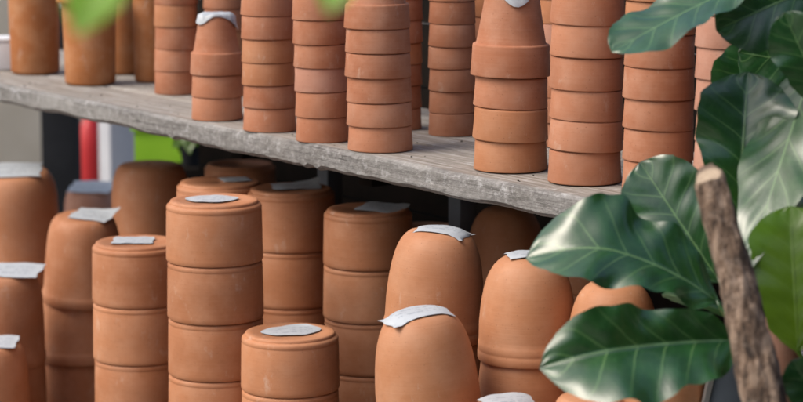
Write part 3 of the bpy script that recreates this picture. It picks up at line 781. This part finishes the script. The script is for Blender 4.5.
tr = mesh_obj('trunk', bm, M['bark'], fig, True, 60); from_fig(tr)
bm = bmesh.new(); cc = sum(top_ring, Vector()) / n
lo = [bm.verts.new(cc + (v - cc) * 1.0 + dirv * .0005) for v in top_ring]; hi = [bm.verts.new(cc + (v - cc) * .90 - dirv * .005) for v in top_ring]
cv = bm.verts.new(cc - dirv * .004)
for j in range(n):
    bm.faces.new((lo[j], lo[(j + 1) % n], hi[(j + 1) % n], hi[j])); bm.faces.new((hi[j], hi[(j + 1) % n], cv))
def mat_cut():
    k = NT('sawn_wood'); tc = k.n('ShaderNodeTexCoord'); v = k.mapped(tc.outputs['Object'], (1, 1, 1), tuple(-cc))
    d = k.n('ShaderNodeVectorMath', operation='LENGTH'); k.l(v, d.inputs[0]); nz = k.noise(v, 90, 5, .7)
    ring = k.math('SINE', k.math('MULTIPLY', k.math('ADD', d.outputs['Value'], k.math('MULTIPLY', nz, .004)), 1900))
    col = k.mix(k.math('MULTIPLY', k.math('ADD', ring, 1), .25), (.46, .37, .27), (.27, .19, .13))
    col = k.mix(k.ramp(d.outputs['Value'], [(.017, (0, 0, 0)), (.021, (1, 1, 1))]), col, (.10, .07, .05))
    col = k.mix(k.math('MULTIPLY', k.ramp(nz, [(.5, (0, 0, 0)), (.7, (1, 1, 1))]), .5), col, (.20, .14, .10))
    k.l(col, k.b.inputs['Base Color']); k.b.inputs['Roughness'].default_value = .9; k.bump(nz, .6, .003); return k.m
ct = mesh_obj('sawn_end', bm, mat_cut(), tr, True, 40); ct.matrix_parent_inverse = Matrix.Identity(4)
# side stem, mostly out of the picture on the right
st_pts = [T_base + Vector((.05, .02, 0)), at(838, 400, 3.5), at(842, 250, 3.52), at(836, 120, 3.56), at(842, 0, 3.58), at(846, -60, 3.58)]
bm = bmesh.new(); tube(bm, st_pts, [.014, .012, .011, .010, .009, .006], 12); from_fig(mesh_obj('stem', bm, M['bark'], fig))
SKYWARD = Vector((-.40, -.70, .60)).normalized()
def K(px, py, d): return at(px, py, d)
def px(n_, d): return n_ * d / F
FL = [
 dict(base=K(758, -22, 3.55), tip=K(612, 52, 3.48), width=px(84, 3.52), roll=0, bend=.02, fold=.10, wave=.06, face=SKYWARD, seed=1, petiole=K(842, -5, 3.58), label='pale sky-lit leaf tip at the top'),
 dict(base=K(846, -28, 3.60), tip=K(716, 30, 3.58), width=px(78, 3.6), roll=0, bend=.06, fold=.15, wave=.05, seed=2, petiole=K(846, -40, 3.58)),
 dict(base=K(800, 30, 3.74), tip=K(716, 96, 3.72), width=px(62, 3.7), roll=0, bend=.05, fold=.2, wave=.05, seed=3, petiole=K(838, 60, 3.57)),
 dict(base=K(828, 108, 3.52), tip=K(784, 12, 3.48), width=px(58, 3.5), roll=0, bend=.05, fold=.2, wave=.06, seed=4, face=SKYWARD, petiole=K(836, 125, 3.56)),
 dict(base=K(738, 222, 3.58), tip=K(748, 72, 3.58), width=px(98, 3.55), roll=0, bend=.05, fold=.3, wave=.08, seed=5, petiole=K(728, 262, 3.25)),
 dict(base=K(816, 58, 3.60), tip=K(746, 274, 3.40), width=px(86, 3.4), shape=POINTED, roll=0, bend=.01, fold=.08, wave=.05, face=SKYWARD, seed=6, petiole=K(840, 60, 3.57), label='drooping leaf with white sky sheen'),
 dict(base=K(832, 128, 3.72), tip=K(764, 230, 3.50), width=px(56, 3.55), roll=0, bend=.03, fold=.15, wave=.06, seed=7, face=SKYWARD, petiole=K(836, 122, 3.56)),
 dict(base=K(720, 282, 3.58), tip=K(640, 162, 3.62), width=px(88, 3.6), roll=0, bend=.03, fold=.15, wave=.04, seed=8, petiole=K(735, 300, 3.24)),
 dict(base=K(718, 302, 3.50), tip=K(541, 240, 3.44), width=px(116, 3.47), roll=0, bend=.06, fold=.28, wave=.11, seed=9, curl=.3, halves=(.78, 1), petiole=K(738, 320, 3.24), side=.05),
 dict(base=K(738, 340, 3.44), tip=K(546, 360, 3.34), width=px(126, 3.4), roll=0, bend=.05, fold=.75, wave=.085, seed=10, face=SKYWARD, curl=.15, halves=(1.15, .62), petiole=K(752, 352, 3.22), label='lowest long leaf, its lower half glossy white'),
 dict(base=K(798, 352, 3.40), tip=K(790, 206, 3.42), width=px(86, 3.4), roll=0, bend=.03, fold=.2, wave=.03, seed=11, mat='leaf_young', petiole=K(838, 390, 3.5), label='brighter green young leaf'),
 dict(base=K(744, 322, 3.58), tip=K(662, 294, 3.62), width=px(34, 3.6), roll=0, bend=.05, fold=.2, wave=.05, seed=12, petiole=K(746, 325, 3.24)),
 dict(base=K(842, 70, 3.70), tip=K(738, 52, 3.70), width=px(80, 3.7), roll=0, bend=.04, fold=.2, wave=.06, seed=21, petiole=K(838, 74, 3.57)),
 dict(base=K(840, 268, 3.72), tip=K(758, 176, 3.70), width=px(80, 3.7), roll=0, bend=.04, fold=.2, wave=.06, seed=22, petiole=K(840, 270, 3.52)),
 dict(base=K(834, 424, 3.32), tip=K(792, 360, 3.30), width=px(48, 3.3), roll=0, bend=.05, fold=.2, wave=.05, seed=13, petiole=K(838, 410, 3.5)),
]
LEAFROLL = [15, 0, 0, 0, 0, 0, 0, 0, 36, -14, 0, 60, 0, 0, 0]
for a, rl in zip(FL, LEAFROLL):
    a['roll'] = rl; leaf(fig, **a)
# planter holding the fig
pl = empty('fig_planter', (T_base.x + .01, T_base.y + .01, 0)); tag(pl, 'black nursery pot holding the fiddle leaf fig', 'planter')
bm = lathe(bmesh.new(), [(0, .002), (.12, .002), (.15, .30), (.16, .305), (.16, .33), (.148, .33), (.14, .02), (0, .02)], 40, False); mesh_obj('body', bm, M['black'], pl)
bm = lathe(bmesh.new(), [(0, .26), (.1435, .26), (.1442, .297), (.09, .303), (0, .30)], 32, False); mesh_obj('soil', bm, M['soil'], pl)

for q in range(9):
    a0 = q * 2.4; b0 = sd_p + Vector((0, 0, .05))
    leaf(SEED, b0 + Vector((.006 * math.cos(a0), .006 * math.sin(a0), .02 + .006 * q)), b0 + Vector((.050 * math.cos(a0), .050 * math.sin(a0), -.025 + .006 * q)), .034, 20, .1, .2, .05, 40 + q, 'leaf_young', POINTED, petiole=b0, prad=.0012)
# overhanging sprig close to the lens, well out of focus
sp0 = at(-60, -95, 1.7)
spg = empty('leafy_sprig', sp0); tag(spg, 'out of focus lime green sprig hanging close in front at top', 'sprig')
pts = [at(-60, -95, 1.7), at(80, -70, 1.65), at(220, -62, 1.62), at(340, -70, 1.62), at(420, -100, 1.65)]
bm = bmesh.new(); tube(bm, pts, [.004, .0036, .0032, .0026, .0015], 8); o = mesh_obj('twig', bm, M['bark'], spg); o.matrix_parent_inverse = Matrix.Translation(-sp0)
for (b0, t0, w, sd_) in (((112, -44), (76, 36), 62, 1), ((346, -46), (328, 14), 44, 2)):
    leaf(spg, at(*b0, 1.62), at(*t0, 1.6), w * 1.6 / F, 10, .04, .2, .03, sd_, 'leaf_lime', POINTED, petiole=at(b0[0] - 4, -66, 1.63), prad=.0012)
